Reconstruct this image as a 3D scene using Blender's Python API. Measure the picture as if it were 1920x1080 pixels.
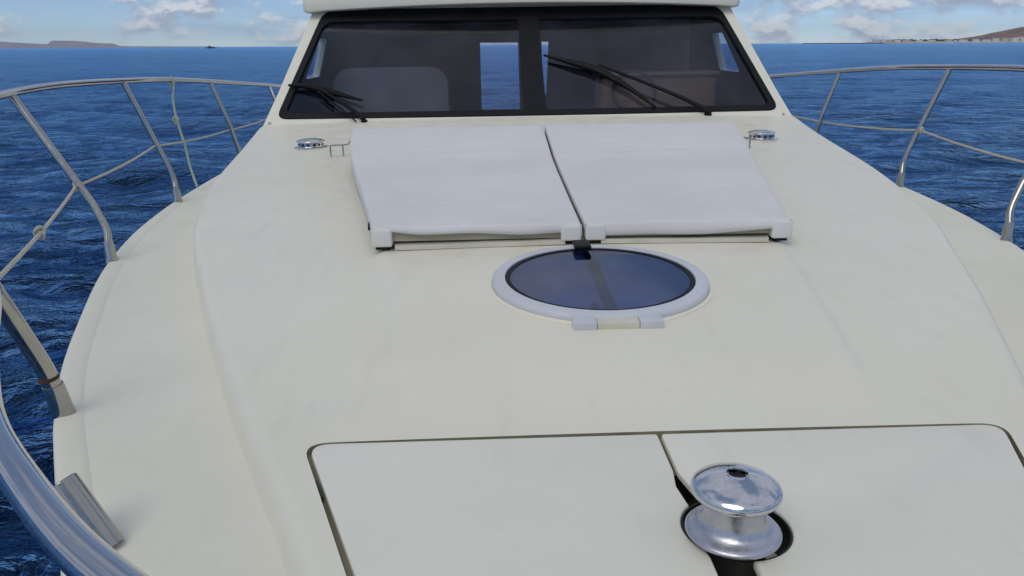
import bpy, bmesh, math, random
import numpy as np
from mathutils import Vector, Matrix

for o in list(bpy.data.objects):
    bpy.data.objects.remove(o)
random.seed(7)
rng = np.random.default_rng(11)
sc = bpy.context.scene
COL = sc.collection
rad = math.radians

# ------------------------------------------------------------------ camera
WATER_TO_DECK = 1.5                       # height of the boat's own origin above the sea
BOAT = Matrix.Translation((0, 0, WATER_TO_DECK)) @ Matrix.Rotation(rad(1.824), 4, 'Z') @ Matrix.Rotation(rad(-0.505), 4, 'Y')
cam_d = bpy.data.cameras.new('camera')
cam = bpy.data.objects.new('camera', cam_d)
COL.objects.link(cam)
cam_d.sensor_width = 36.0
cam_d.lens = 36.0 * 1450.0 / 1920.0
cam_d.clip_start = 0.02
cam_d.clip_end = 90000.0
pitch, roll = rad(17.45), rad(0.36)
fw = Vector((0, math.cos(pitch), -math.sin(pitch)))
rt0 = Vector((1, 0, 0))
up0 = rt0.cross(fw)
rt = rt0 * math.cos(roll) - up0 * math.sin(roll)
up = up0 * math.cos(roll) + rt0 * math.sin(roll)
m3 = Matrix((rt, up, -fw)).transposed()
cam.matrix_world = Matrix.Translation(BOAT @ Vector((-0.286, 0.0, 0.65))) @ m3.to_4x4()
sc.camera = cam

# ------------------------------------------------------------------ sky, sun, exposure
SUN_EL, SUN_AZ = rad(52), rad(205)        # azimuth clockwise from +Y
world = bpy.data.worlds.new('World')
sc.world = world
world.use_nodes = True
wt = world.node_tree
wt.nodes.clear()


def N(t, kind, **kw):
    n = t.nodes.new(kind)
    for k, v in kw.items():
        if k == 'inputs':
            for i, val in v.items():
                n.inputs[i].default_value = val
        else:
            setattr(n, k, v)
    return n


def math_node(t, op, a, b=None, c=None, clamp=False):
    n = N(t, 'ShaderNodeMath', operation=op, use_clamp=clamp)
    for i, v in enumerate((a, b, c)):
        if v is None:
            continue
        if isinstance(v, (int, float)):
            n.inputs[i].default_value = v
        else:
            t.links.new(v, n.inputs[i])
    return n.outputs[0]


def mixc(t, fac, a, b, blend='MIX'):
    n = N(t, 'ShaderNodeMix', data_type='RGBA', blend_type=blend)
    for sock, v in ((n.inputs[0], fac), (n.inputs[6], a), (n.inputs[7], b)):
        if isinstance(v, (int, float)):
            sock.default_value = v
        elif isinstance(v, (tuple, list)):
            sock.default_value = (*v[:3], 1.0)
        else:
            t.links.new(v, sock)
    return n.outputs[2]


def smooth(t, v, lo, hi, a=0.0, b=1.0):
    n = N(t, 'ShaderNodeMapRange', interpolation_type='SMOOTHSTEP')
    t.links.new(v, n.inputs[0])
    for i, x in ((1, lo), (2, hi), (3, a), (4, b)):
        n.inputs[i].default_value = x
    return n.outputs[0]


CLOUD_SEED = 0.3


def build_world():
    t = wt
    sky = N(t, 'ShaderNodeTexSky', sky_type='NISHITA', sun_disc=False)
    sky.sun_elevation = SUN_EL
    sky.sun_rotation = SUN_AZ
    sky.altitude = 0
    sky.air_density = 0.5
    sky.dust_density = 0.0
    sky.ozone_density = 3.5
    tc = N(t, 'ShaderNodeTexCoord')
    d = tc.outputs['Generated']
    sep = N(t, 'ShaderNodeSeparateXYZ')
    t.links.new(d, sep.inputs[0])
    z = sep.outputs[2]
    bg_sky = mixc(t, 1.0, sky.outputs[0], (0.100, 0.100, 0.100), 'MULTIPLY')

    def noise(scale, det, rough, zst=1.6, off=(0, 0, 0)):
        mp = N(t, 'ShaderNodeMapping')
        mp.inputs['Scale'].default_value = (1, 1, zst)
        mp.inputs['Location'].default_value = off
        t.links.new(d, mp.inputs[0])
        nz = N(t, 'ShaderNodeTexNoise')
        nz.inputs['Scale'].default_value = scale
        nz.inputs['Detail'].default_value = det
        nz.inputs['Roughness'].default_value = rough
        t.links.new(mp.outputs[0], nz.inputs['Vector'])
        return nz.outputs[0]
    big = noise(2.6, 3, 0.5, 2.0, (CLOUD_SEED, 0.1, 0.0))
    zf = smooth(t, z, 0.06, 0.35)

    def two(off):
        a = noise(15.0, 7, 0.58, 1.9, (3.1, 1.7, 0.2 + off))
        b = noise(1.7, 5, 0.50, 1.0, (1.3, 0.4, 0.9 + off))
        m = N(t, 'ShaderNodeMix', data_type='FLOAT')
        t.links.new(zf, m.inputs[0])
        t.links.new(a, m.inputs[2])
        t.links.new(b, m.inputs[3])
        return m.outputs[0]
    puff = two(0.0)
    puff_up = two(0.016)
    veil = noise(4.2, 5, 0.6, 7.0, (0.7, 5.0, 1.0))
    f = math_node(t, 'ADD', puff, math_node(t, 'MULTIPLY', math_node(t, 'SUBTRACT', big, 0.5), 0.55))
    f = math_node(t, 'ADD', f, math_node(t, 'MULTIPLY', smooth(t, z, 0.22, 0.60), 0.10))
    mask = smooth(t, f, 0.46, 0.61)
    veilm = smooth(t, veil, 0.46, 0.74, 0.0, 0.75)
    veilm = math_node(t, 'MAXIMUM', veilm, smooth(t, z, 0.05, 0.28, 0.0, 0.55))  # added veil above the view, gives the sea a brighter sky to mirror
    lit = smooth(t, math_node(t, 'SUBTRACT', puff, puff_up), -0.05, 0.08)
    ccol = mixc(t, lit, (0.38, 0.42, 0.53), (0.82, 0.83, 0.86))
    c1 = mixc(t, veilm, bg_sky, (0.31, 0.43, 0.64))
    c2 = mixc(t, math_node(t, 'MULTIPLY', mask, 0.82), c1, ccol)
    bg = N(t, 'ShaderNodeBackground')
    bg.inputs[1].default_value = 1.0
    t.links.new(c2, bg.inputs[0])
    out = N(t, 'ShaderNodeOutputWorld')
    t.links.new(bg.outputs[0], out.inputs[0])


build_world()
sun_d = bpy.data.lights.new('sun', 'SUN')
sun_d.energy = 1.0
sun_d.angle = rad(40)
sun_d.color = (1.0, 0.93, 0.82)
sun = bpy.data.objects.new('sun', sun_d)
COL.objects.link(sun)
sdir = Vector((math.sin(SUN_AZ) * math.cos(SUN_EL), math.cos(SUN_AZ) * math.cos(SUN_EL), math.sin(SUN_EL)))
sun.rotation_euler = sdir.to_track_quat('Z', 'Y').to_euler()
sun.location = sdir * 50
sc.view_settings.view_transform = 'Standard'
sc.view_settings.look = 'None'
sc.view_settings.exposure = -0.06
sc.view_settings.gamma = 1.0
sc.view_settings.use_curve_mapping = False
sc.cycles.use_denoising = True
sc.cycles.max_bounces = 10
sc.cycles.transparent_max_bounces = 16
sc.cycles.volume_bounces = 0
sc.cycles.sample_clamp_indirect = 6.0

# ------------------------------------------------------------------ materials
MATS = {}


def new_mat(name):
    m = bpy.data.materials.new(name)
    m.use_nodes = True
    m.node_tree.nodes.clear()
    MATS[name] = m
    return m, m.node_tree


def finish(t, shader, disp=None, volume=None):
    out = N(t, 'ShaderNodeOutputMaterial')
    if shader is not None:
        t.links.new(shader, out.inputs[0])


def obj_noise(t, scale, det=4, rough=0.55, st=(1, 1, 1), coord='Object'):
    tc = N(t, 'ShaderNodeTexCoord')
    mp = N(t, 'ShaderNodeMapping')
    mp.inputs['Scale'].default_value = st
    t.links.new(tc.outputs[coord], mp.inputs[0])
    nz = N(t, 'ShaderNodeTexNoise')
    nz.inputs['Scale'].default_value = scale
    nz.inputs['Detail'].default_value = det
    nz.inputs['Roughness'].default_value = rough
    t.links.new(mp.outputs[0], nz.inputs['Vector'])
    return nz.outputs[0]


def surf(name, col, rough=0.5, metal=0.0, var=0.06, vscale=3.0, bump=0.0, bscale=60, rvar=0.1, spec=0.5,
         tint=None, coat=0.0, weather=False, st=(1, 1, 1), bdist=0.002):
    """Principled surface with gentle colour and gloss variation and optional fine relief."""
    m, t = new_mat(name)
    p = N(t, 'ShaderNodeBsdfPrincipled')
    a = obj_noise(t, vscale, 5, 0.6, st)
    dark = tint if tint else tuple(c * (1 - 3 * var) for c in col)
    c = mixc(t, smooth(t, a, 0.30, 0.72), dark, col)
    b2 = obj_noise(t, vscale * 9, 4, 0.6, st)
    c = mixc(t, smooth(t, b2, 0.35, 0.75, 0.0, 0.5), c, tuple(x * (1 - var) for x in col))
    if weather:
        streak = obj_noise(t, 5.0, 6, 0.65, (3.2, 0.55, 1))
        c = mixc(t, smooth(t, streak, 0.52, 0.78, 0.0, 0.22), c, (0.60, 0.55, 0.42))
        spot = obj_noise(t, 70, 3, 0.6)
        c = mixc(t, smooth(t, spot, 0.70, 0.78, 0.0, 0.35), c, (0.45, 0.41, 0.33))
        blot = obj_noise(t, 2.7, 7, 0.7)
        c = mixc(t, smooth(t, blot, 0.55, 0.74, 0.0, 0.30), c, (0.74, 0.735, 0.66))
    t.links.new(c, p.inputs['Base Color'])
    r = smooth(t, b2, 0.3, 0.7, max(0.02, rough - rvar * 0.5), min(1, rough + rvar * 0.5))
    t.links.new(r, p.inputs['Roughness'])
    p.inputs['Metallic'].default_value = metal
    p.inputs['Specular IOR Level'].default_value = spec
    p.inputs['Coat Weight'].default_value = coat
    p.inputs['Coat Roughness'].default_value = 0.15
    if bump:
        bm = N(t, 'ShaderNodeBump')
        bm.inputs['Strength'].default_value = bump
        bm.inputs['Distance'].default_value = bdist
        t.links.new(obj_noise(t, bscale, 4, 0.6, st), bm.inputs['Height'])
        t.links.new(bm.outputs[0], p.inputs['Normal'])
    finish(t, p.outputs[0])
    return m


surf('gelcoat', (0.84, 0.805, 0.675), 0.40, var=0.022, vscale=1.3, bump=0.10, bscale=9, bdist=0.004, rvar=0.18, tint=(0.805, 0.765, 0.62), weather=True)
surf('deck_paint', (0.83, 0.80, 0.68), 0.55, var=0.03, vscale=1.7, bump=0.25, bscale=260, bdist=0.0006, tint=(0.76, 0.73, 0.60), weather=True)
surf('gelcoat_lid', (0.83, 0.805, 0.69), 0.40, var=0.022, vscale=2.1, bump=0.08, bscale=9, bdist=0.004, tint=(0.775, 0.755, 0.63), weather=True)
surf('toe_white', (0.82, 0.81, 0.77), 0.35, var=0.03, vscale=3)
surf('groove', (0.33, 0.30, 0.20), 0.8, var=0.15, vscale=9, tint=(0.20, 0.175, 0.10))
surf('black_hole', (0.012, 0.012, 0.010), 0.5, var=0.1)
surf('hatch_liner', (0.78, 0.77, 0.74), 0.6, var=0.05)
surf('chrome', (0.68, 0.68, 0.70), 0.11, 1.0, var=0.03, vscale=12, rvar=0.12, bump=0.03, bscale=40)
surf('rail_steel', (0.55, 0.54, 0.56), 0.08, 1.0, var=0.05, vscale=9, rvar=0.10, bump=0.02, bscale=30)
surf('steel', (0.46, 0.45, 0.42), 0.15, 1.0, var=0.06, vscale=8, rvar=0.14)
surf('cast_steel', (0.58, 0.59, 0.63), 0.33, 1.0, var=0.06, vscale=14, rvar=0.16, bump=0.1, bscale=160)
surf('rubber', (0.007, 0.007, 0.010), 0.55, var=0.2, vscale=8, spec=0.25)
surf('wiper_black', (0.005, 0.005, 0.006), 0.5, var=0.2, vscale=14, spec=0.2)
surf('foam', (0.46, 0.41, 0.30), 0.9, var=0.08, vscale=5, bump=0.4, bscale=80, st=(1, 1, 6))
surf('board', (0.70, 0.67, 0.56), 0.6, var=0.06, vscale=6)
surf('white_plastic', (0.64, 0.655, 0.69), 0.40, var=0.04, vscale=6)
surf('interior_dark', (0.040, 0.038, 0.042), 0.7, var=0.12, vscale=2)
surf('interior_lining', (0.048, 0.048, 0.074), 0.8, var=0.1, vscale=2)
surf('seat_vinyl', (0.27, 0.31, 0.29), 0.6, var=0.06, vscale=3, bump=0.2, bscale=60)
surf('wood', (0.36, 0.22, 0.12), 0.5, var=0.12, vscale=3, st=(1, 8, 8))
surf('curtain', (0.82, 0.79, 0.76), 0.9, var=0.05, vscale=4, bump=0.3, bscale=90)
surf('rust', (0.11, 0.045, 0.02), 0.85, var=0.2, vscale=30)
surf('dark_socket', (0.02, 0.02, 0.022), 0.25, 0.8, var=0.1)
surf('hull_white', (0.78, 0.77, 0.73), 0.3, var=0.02)


def cloth_mat():
    m, t = new_mat('cover_cloth')
    p = N(t, 'ShaderNodeBsdfPrincipled')
    a = obj_noise(t, 2.2, 5, 0.6)
    c = mixc(t, smooth(t, a, 0.32, 0.7), (0.69, 0.68, 0.655), (0.735, 0.73, 0.725))
    st = obj_noise(t, 7.0, 6, 0.7)
    c = mixc(t, smooth(t, st, 0.58, 0.80, 0.0, 0.35), c, (0.58, 0.55, 0.47))
    t.links.new(c, p.inputs['Base Color'])
    p.inputs['Roughness'].default_value = 0.85
    p.inputs['Sheen Weight'].default_value = 0.1
    b1 = N(t, 'ShaderNodeBump')
    b1.inputs['Strength'].default_value = 0.6
    b1.inputs['Distance'].default_value = 0.010
    t.links.new(obj_noise(t, 3.5, 6, 0.62, (1.0, 2.6, 1.0)), b1.inputs['Height'])
    b2 = N(t, 'ShaderNodeBump')
    b2.inputs['Strength'].default_value = 0.25
    b2.inputs['Distance'].default_value = 0.0008
    t.links.new(obj_noise(t, 400, 2, 0.5), b2.inputs['Height'])
    t.links.new(b1.outputs[0], b2.inputs['Normal'])
    t.links.new(b2.outputs[0], p.inputs['Normal'])
    finish(t, p.outputs[0])


cloth_mat()


def rope_mat(name, c1, c2, scale):
    m, t = new_mat(name)
    p = N(t, 'ShaderNodeBsdfPrincipled')
    tc = N(t, 'ShaderNodeTexCoord')
    w = N(t, 'ShaderNodeTexWave', wave_type='BANDS', bands_direction='DIAGONAL')
    w.inputs['Scale'].default_value = scale
    w.inputs['Distortion'].default_value = 1.5
    t.links.new(tc.outputs['Object'], w.inputs['Vector'])
    a = obj_noise(t, 12, 4)
    c = mixc(t, w.outputs[1], c1, c2)
    c = mixc(t, smooth(t, a, 0.4, 0.7, 0, 0.5), c, c1)
    t.links.new(c, p.inputs['Base Color'])
    p.inputs['Roughness'].default_value = 0.9
    b = N(t, 'ShaderNodeBump')
    b.inputs['Strength'].default_value = 0.7
    b.inputs['Distance'].default_value = 0.002
    t.links.new(w.outputs[1], b.inputs['Height'])
    t.links.new(b.outputs[0], p.inputs['Normal'])
    finish(t, p.outputs[0])


rope_mat('rope_white', (0.42, 0.38, 0.30), (0.66, 0.63, 0.55), 55)
rope_mat('rope_green', (0.26, 0.36, 0.26), (0.52, 0.57, 0.46), 40)


def thin_glass(name, tint, gloss_rough=0.02, ior=1.5, milk_sheen=0.03, milk_sheen_col=(0.5, 0.5, 0.55)):
    m, t = new_mat(name)
    fr = N(t, 'ShaderNodeFresnel')
    fr.inputs[0].default_value = ior
    tr = N(t, 'ShaderNodeBsdfTransparent')
    tr.inputs[0].default_value = (*tint, 1)
    gl = N(t, 'ShaderNodeBsdfGlossy')
    gl.inputs['Roughness'].default_value = gloss_rough
    gl.inputs[0].default_value = (0.95, 0.97, 1, 1)
    mx = N(t, 'ShaderNodeMixShader')
    t.links.new(fr.outputs[0], mx.inputs[0])
    t.links.new(tr.outputs[0], mx.inputs[1])
    t.links.new(gl.outputs[0], mx.inputs[2])
    df = N(t, 'ShaderNodeBsdfDiffuse')
    df.inputs[0].default_value = (*milk_sheen_col, 1)
    mx2 = N(t, 'ShaderNodeMixShader')
    d = obj_noise(t, 1.6, 4, 0.55)
    t.links.new(smooth(t, d, 0.38, 0.70, milk_sheen * 0.2, milk_sheen * 2.6), mx2.inputs[0])
    t.links.new(mx.outputs[0], mx2.inputs[1])
    t.links.new(df.outputs[0], mx2.inputs[2])
    finish(t, mx2.outputs[0])


thin_glass('windshield_glass', (0.58, 0.62, 0.74), milk_sheen=0.020, milk_sheen_col=(0.31, 0.34, 0.56))  # bluish milky patches paint soft sky reflections and haze into the pane
thin_glass('side_glass', (0.62, 0.74, 0.86), milk_sheen=0.01)
thin_glass('blue_acrylic', (0.18, 0.28, 0.60), 0.05, 1.49, milk_sheen=0.055, milk_sheen_col=(0.05, 0.12, 0.40))


def sea_mat():
    m, t = new_mat('sea_water')
    body = N(t, 'ShaderNodeBsdfDiffuse')
    gloss = N(t, 'ShaderNodeBsdfGlossy')
    gloss.inputs[0].default_value = (0.36, 0.645, 1.0, 1)
    gloss.inputs['Roughness'].default_value = 0.12
    a = obj_noise(t, 0.006, 4, 0.6, (1, 2.5, 1))
    c = mixc(t, smooth(t, a, 0.35, 0.68), (0.0003, 0.0080, 0.034), (0.0006, 0.0130, 0.060))
    t.links.new(c, body.inputs[0])
    tc = N(t, 'ShaderNodeTexCoord')

    def hz(scale, det, rough, st, dist, strg, prev):
        mp = N(t, 'ShaderNodeMapping')
        mp.inputs['Scale'].default_value = st
        mp.inputs['Rotation'].default_value = (0, 0, rad(12))
        t.links.new(tc.outputs['Object'], mp.inputs[0])
        nz = N(t, 'ShaderNodeTexNoise')
        nz.inputs['Scale'].default_value = scale
        nz.inputs['Detail'].default_value = det
        nz.inputs['Roughness'].default_value = rough
        nz.inputs['Distortion'].default_value = 0.4
        t.links.new(mp.outputs[0], nz.inputs['Vector'])
        b = N(t, 'ShaderNodeBump')
        b.inputs['Strength'].default_value = strg
        b.inputs['Distance'].default_value = dist
        t.links.new(nz.outputs[0], b.inputs['Height'])
        if prev is not None:
            t.links.new(prev, b.inputs['Normal'])
        return b.outputs[0]
    n = hz(0.035, 3, 0.6, (0.6, 1.4, 1), 6.0, 0.5, None)
    n = hz(0.12, 3, 0.6, (0.6, 1.4, 1), 1.8, 0.7, n)
    n = hz(0.45, 3, 0.5, (0.7, 1.3, 1), 0.50, 0.7, n)
    n = hz(2.5, 5, 0.58, (0.7, 1.3, 1), 0.28, 1.0, n)
    n = hz(8.0, 4, 0.55, (0.8, 1.2, 1), 0.030, 0.7, n)
    fr = N(t, 'ShaderNodeFresnel')
    fr.inputs[0].default_value = 1.333
    for nd in (body, gloss, fr):
        t.links.new(n, nd.inputs['Normal'])
    # cat's paws: patches where the breeze roughens the water and it mirrors less sky
    w1 = smooth(t, obj_noise(t, 0.02, 4, 0.6, (0.35, 1.0, 1)), 0.35, 0.65, 0.80, 1.2)
    w2 = smooth(t, obj_noise(t, 0.22, 5, 0.65, (0.35, 1.0, 1)), 0.32, 0.68, 0.62, 1.35)
    wind = math_node(t, 'MULTIPLY', math_node(t, 'MULTIPLY', w1, w2), 10.0)
    mx = N(t, 'ShaderNodeMixShader')
    # unresolved wave faces hide each other at grazing angles, so the mirror part levels off
    t.links.new(math_node(t, 'MINIMUM', math_node(t, 'MULTIPLY', math_node(t, 'POWER', fr.outputs[0], 1.6), wind), 0.96), mx.inputs[0])
    t.links.new(body.outputs[0], mx.inputs[1])
    t.links.new(gloss.outputs[0], mx.inputs[2])
    finish(t, mx.outputs[0])


sea_mat()


def land_mat(name, cols, scale):
    m, t = new_mat(name)
    p = N(t, 'ShaderNodeBsdfPrincipled')
    a = obj_noise(t, scale, 6, 0.65)
    c = mixc(t, smooth(t, a, 0.38, 0.62), cols[0], cols[1])
    b = obj_noise(t, scale * 3.7, 5, 0.6)
    c = mixc(t, smooth(t, b, 0.55, 0.7, 0, 0.7), c, cols[2])
    t.links.new(c, p.inputs['Base Color'])
    p.inputs['Roughness'].default_value = 0.95
    finish(t, p.outputs[0])


land_mat('hill_rock', ((0.15, 0.085, 0.065), (0.25, 0.15, 0.105), (0.19, 0.16, 0.10)), 0.012)
land_mat('hazed_rock', ((0.26, 0.23, 0.27), (0.33, 0.285, 0.32), (0.25, 0.225, 0.25)), 0.003)  # rock paled towards lavender, with distance haze painted into its colour
land_mat('shore_sand', ((0.34, 0.31, 0.25), (0.50, 0.47, 0.40), (0.20, 0.20, 0.13)), 0.03)
land_mat('bush_green', ((0.045, 0.075, 0.03), (0.08, 0.11, 0.045), (0.10, 0.10, 0.06)), 0.05)
land_mat('breakwater_rock', ((0.07, 0.075, 0.085), (0.13, 0.13, 0.135), (0.05, 0.055, 0.06)), 0.2)
surf('house_white', (0.80, 0.78, 0.74), 0.8, var=0.04, vscale=0.2)
surf('house_cream', (0.66, 0.58, 0.47), 0.8, var=0.04, vscale=0.2)
surf('house_roof', (0.42, 0.24, 0.17), 0.8, var=0.06, vscale=0.4)
surf('window_dark', (0.03, 0.04, 0.05), 0.2, var=0.1)
surf('boat_dark', (0.05, 0.06, 0.09), 0.5, var=0.1)
surf('boat_white', (0.80, 0.80, 0.80), 0.35, var=0.03)


# ------------------------------------------------------------------ mesh helpers
def catmull(pts, n=8, closed=False):
    P = [Vector(p) for p in pts]
    out = []
    L = len(P)
    rngk = range(L if closed else L - 1)
    for i in rngk:
        if closed:
            p0, p1, p2, p3 = P[i - 1], P[i], P[(i + 1) % L], P[(i + 2) % L]
        else:
            p1, p2 = P[i], P[i + 1]
            p0 = P[i - 1] if i > 0 else p1 * 2 - p2
            p3 = P[i + 2] if i + 2 < L else p2 * 2 - p1
        for k in range(n):
            u = k / n
            out.append(0.5 * ((2 * p1) + (p2 - p0) * u + (2 * p0 - 5 * p1 + 4 * p2 - p3) * u * u
                              + (3 * p1 - p0 - 3 * p2 + p3) * u ** 3))
    if not closed:
        out.append(P[-1].copy())
    return out


def curve1(xs, ys):
    """smooth 1-D interpolation through a table (monotone cubic hermite)."""
    xs = np.array(xs, float)
    ys = np.array(ys, float)
    d = np.diff(ys) / np.diff(xs)
    m = np.concatenate([[d[0]], np.where(d[:-1] * d[1:] > 0, 2 * d[:-1] * d[1:] / (d[:-1] + d[1:] + 1e-12), 0), [d[-1]]])

    def fn(x):
        x = min(max(x, xs[0]), xs[-1])
        i = min(int(np.searchsorted(xs, x, 'right')) - 1, len(xs) - 2)
        h = xs[i + 1] - xs[i]
        u = (x - xs[i]) / h
        return float((2 * u ** 3 - 3 * u ** 2 + 1) * ys[i] + (u ** 3 - 2 * u ** 2 + u) * h * m[i]
                     + (-2 * u ** 3 + 3 * u ** 2) * ys[i + 1] + (u ** 3 - u ** 2) * h * m[i + 1])
    return fn


class MB:
    """collects verts and faces of one mesh."""

    def __init__(s):
        s.v, s.f, s.mi = [], [], []

    def add(s, verts, faces, mi=0):
        b = len(s.v)
        s.v += [tuple(v) for v in verts]
        s.f += [tuple(i + b for i in f) for f in faces]
        s.mi += [mi] * len(faces)

    def tube(s, path, r, seg=12, caps=True, closed=False):
        P = [Vector(p) for p in path]
        n = len(P)
        rr = r if callable(r) else (lambda u: r)
        tang = []
        for i in range(n):
            a = P[i - 1] if (i > 0 or closed) else P[i]
            b = P[(i + 1) % n] if (i < n - 1 or closed) else P[i]
            tang.append((b - a).normalized())
        ref = Vector((0, 0, 1)) if abs(tang[0].z) < 0.9 else Vector((0, 1, 0))
        nrm = (ref - tang[0] * ref.dot(tang[0])).normalized()
        verts = []
        for i in range(n):
            nrm = (nrm - tang[i] * nrm.dot(tang[i])).normalized()
            bn = tang[i].cross(nrm)
            rad_ = rr(i / max(1, n - 1))
            for k in range(seg):
                a = 2 * math.pi * k / seg
                verts.append(P[i] + nrm * (math.cos(a) * rad_) + bn * (math.sin(a) * rad_))
        faces = []
        for i in range(n if closed else n - 1):
            j = (i + 1) % n
            for k in range(seg):
                k2 = (k + 1) % seg
                faces.append((i * seg + k, i * seg + k2, j * seg + k2, j * seg + k))
        if caps and not closed:
            faces.append(tuple(reversed(range(seg))))
            faces.append(tuple((n - 1) * seg + k for k in range(seg)))
        s.add(verts, faces)
        return s

    def lathe(s, prof, seg=48, c=(0, 0, 0), capb=True, capt=True):
        verts, faces = [], []
        for r, z in prof:
            for k in range(seg):
                a = 2 * math.pi * k / seg
                verts.append((c[0] + r * math.cos(a), c[1] + r * math.sin(a), c[2] + z))
        for i in range(len(prof) - 1):
            for k in range(seg):
                k2 = (k + 1) % seg
                faces.append((i * seg + k, i * seg + k2, (i + 1) * seg + k2, (i + 1) * seg + k))
        if capb:
            faces.append(tuple(reversed(range(seg))))
        if capt:
            faces.append(tuple((len(prof) - 1) * seg + k for k in range(seg)))
        s.add(verts, faces)
        return s

    def loft(s, rings, closed=True, caps=True, mi=0):
        n = len(rings[0])
        verts = [v for r in rings for v in r]
        faces = []
        for i in range(len(rings) - 1):
            for k in range(n if closed else n - 1):
                k2 = (k + 1) % n
                faces.append((i * n + k, i * n + k2, (i + 1) * n + k2, (i + 1) * n + k))
        if caps and closed:
            faces.append(tuple(reversed(range(n))))
            faces.append(tuple((len(rings) - 1) * n + k for k in range(n)))
        s.add(verts, faces, mi)
        return s

    def box(s, lo, hi, fn=None, bev=0.0):
        bm = bmesh.new()
        bmesh.ops.create_cube(bm, size=1.0)
        for v in bm.verts:
            v.co = Vector([lo[i] + (v.co[i] + 0.5) * (hi[i] - lo[i]) for i in range(3)])
        if bev:
            bmesh.ops.bevel(bm, geom=list(bm.edges), offset=bev, segments=3, profile=0.5, affect='EDGES')
        s.from_bm(bm, fn)
        return s

    def from_bm(s, bm, fn=None):
        bmesh.ops.recalc_face_normals(bm, faces=list(bm.faces))
        bm.verts.index_update()
        s.add([fn(v.co) if fn else v.co for v in bm.verts], [[v.index for v in f.verts] for f in bm.faces])
        bm.free()
        return s

    def build(s, name, mat, parent=None, smooth_deg=35, recalc=True):
        me = bpy.data.meshes.new(name)
        me.from_pydata(s.v, [], s.f)
        for mm in (mat if isinstance(mat, (list, tuple)) else [mat]):
            me.materials.append(MATS[mm])
        me.polygons.foreach_set('material_index', s.mi)
        if recalc:
            bm = bmesh.new()
            bm.from_mesh(me)
            bmesh.ops.recalc_face_normals(bm, faces=list(bm.faces))
            bm.to_mesh(me)
            bm.free()
        if smooth_deg:
            me.polygons.foreach_set('use_smooth', [True] * len(me.polygons))
            me.set_sharp_from_angle(angle=rad(smooth_deg))
        me.update()
        o = bpy.data.objects.new(name, me)
        COL.objects.link(o)
        if parent is not None:
            o.parent = parent
        return o


def face_dir(o, d):
    """make an open sheet face the direction d."""
    bm = bmesh.new()
    bm.from_mesh(o.data)
    bm.normal_update()
    d = Vector(d)
    fl = [f for f in bm.faces if f.normal.dot(d) < 0]
    bmesh.ops.reverse_faces(bm, faces=fl)
    bm.to_mesh(o.data)
    bm.free()
    return o


def plate_bm(outline, holes=(), thick=0.01):
    """flat plate in x,y with holes, from z=0 down to -thick."""
    bm = bmesh.new()
    edges = []
    for loop in [outline, *holes]:
        vs = [bm.verts.new((p[0], p[1], 0)) for p in loop]
        for i in range(len(vs)):
            edges.append(bm.edges.new((vs[i], vs[(i + 1) % len(vs)])))
    bmesh.ops.triangle_fill(bm, use_beauty=True, use_dissolve=False, edges=edges, normal=(0, 0, 1))
    if holes:   # drop any face that filled a hole
        def inside(p, poly):
            c = False
            for i in range(len(poly)):
                x1, y1 = poly[i][:2]
                x2, y2 = poly[i - 1][:2]
                if (y1 > p.y) != (y2 > p.y) and p.x < (x2 - x1) * (p.y - y1) / (y2 - y1) + x1:
                    c = not c
            return c
        bad = [f for f in bm.faces if any(inside(f.calc_center_median(), h) for h in holes)]
        bmesh.ops.delete(bm, geom=bad, context='FACES_ONLY')
    for f in bm.faces:
        if f.normal.z < 0:
            f.normal_flip()
    top = list(bm.faces)
    r = bmesh.ops.duplicate(bm, geom=list(bm.verts) + list(bm.edges) + top)
    nv = [g for g in r['geom'] if isinstance(g, bmesh.types.BMVert)]
    nf = [g for g in r['geom'] if isinstance(g, bmesh.types.BMFace)]
    for v in nv:
        v.co.z -= thick
    for f in nf:
        f.normal_flip()
    vm = r['vert_map']
    for e in [e for e in bm.edges if len(e.link_faces) == 1 and e.link_faces[0] in set(top)]:
        a, b = e.verts
        bm.faces.new((a, b, vm[b], vm[a]))
    return bm


def round_poly(pts, radii, n=6):
    out = []
    L = len(pts)
    for i in range(L):
        p = Vector(pts[i][:2])
        a = (Vector(pts[i - 1][:2]) - p)
        b = (Vector(pts[(i + 1) % L][:2]) - p)
        r = radii[i] if isinstance(radii, (list, tuple)) else radii
        if r <= 0:
            out.append((p.x, p.y))
            continue
        an = a.angle(b)
        t = min(r / math.tan(an / 2), a.length * 0.49, b.length * 0.49)
        p1, p2 = p + a.normalized() * t, p + b.normalized() * t
        for k in range(n + 1):
            u = k / n
            q = p1 * (1 - u) ** 2 + p * 2 * u * (1 - u) + p2 * u * u
            out.append((q.x, q.y))
    return out


def densify(pts, step):
    out = []
    for i in range(len(pts)):
        a, b = Vector(pts[i][:2]), Vector(pts[(i + 1) % len(pts)][:2])
        k = max(1, int((b - a).length / step))
        out += [tuple(a.lerp(b, j / k)) for j in range(k)]
    return out


def tag(o, label=None, cat=None, group=None, kind=None):
    if label:
        o['label'] = label
    if cat:
        o['category'] = cat
    if group:
        o['group'] = group
    if kind:
        o['kind'] = kind
    return o


def empty(name, loc=(0, 0, 0), parent=None):
    o = bpy.data.objects.new(name, None)
    o.empty_display_size = 0.1
    COL.objects.link(o)
    o.location = loc
    if parent:
        o.parent = parent
    return o


def copy_tree(o, parent=None):
    c = o.copy()
    COL.objects.link(c)
    c.parent = parent
    for ch in list(o.children):
        copy_tree(ch, c)
    return c


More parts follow.
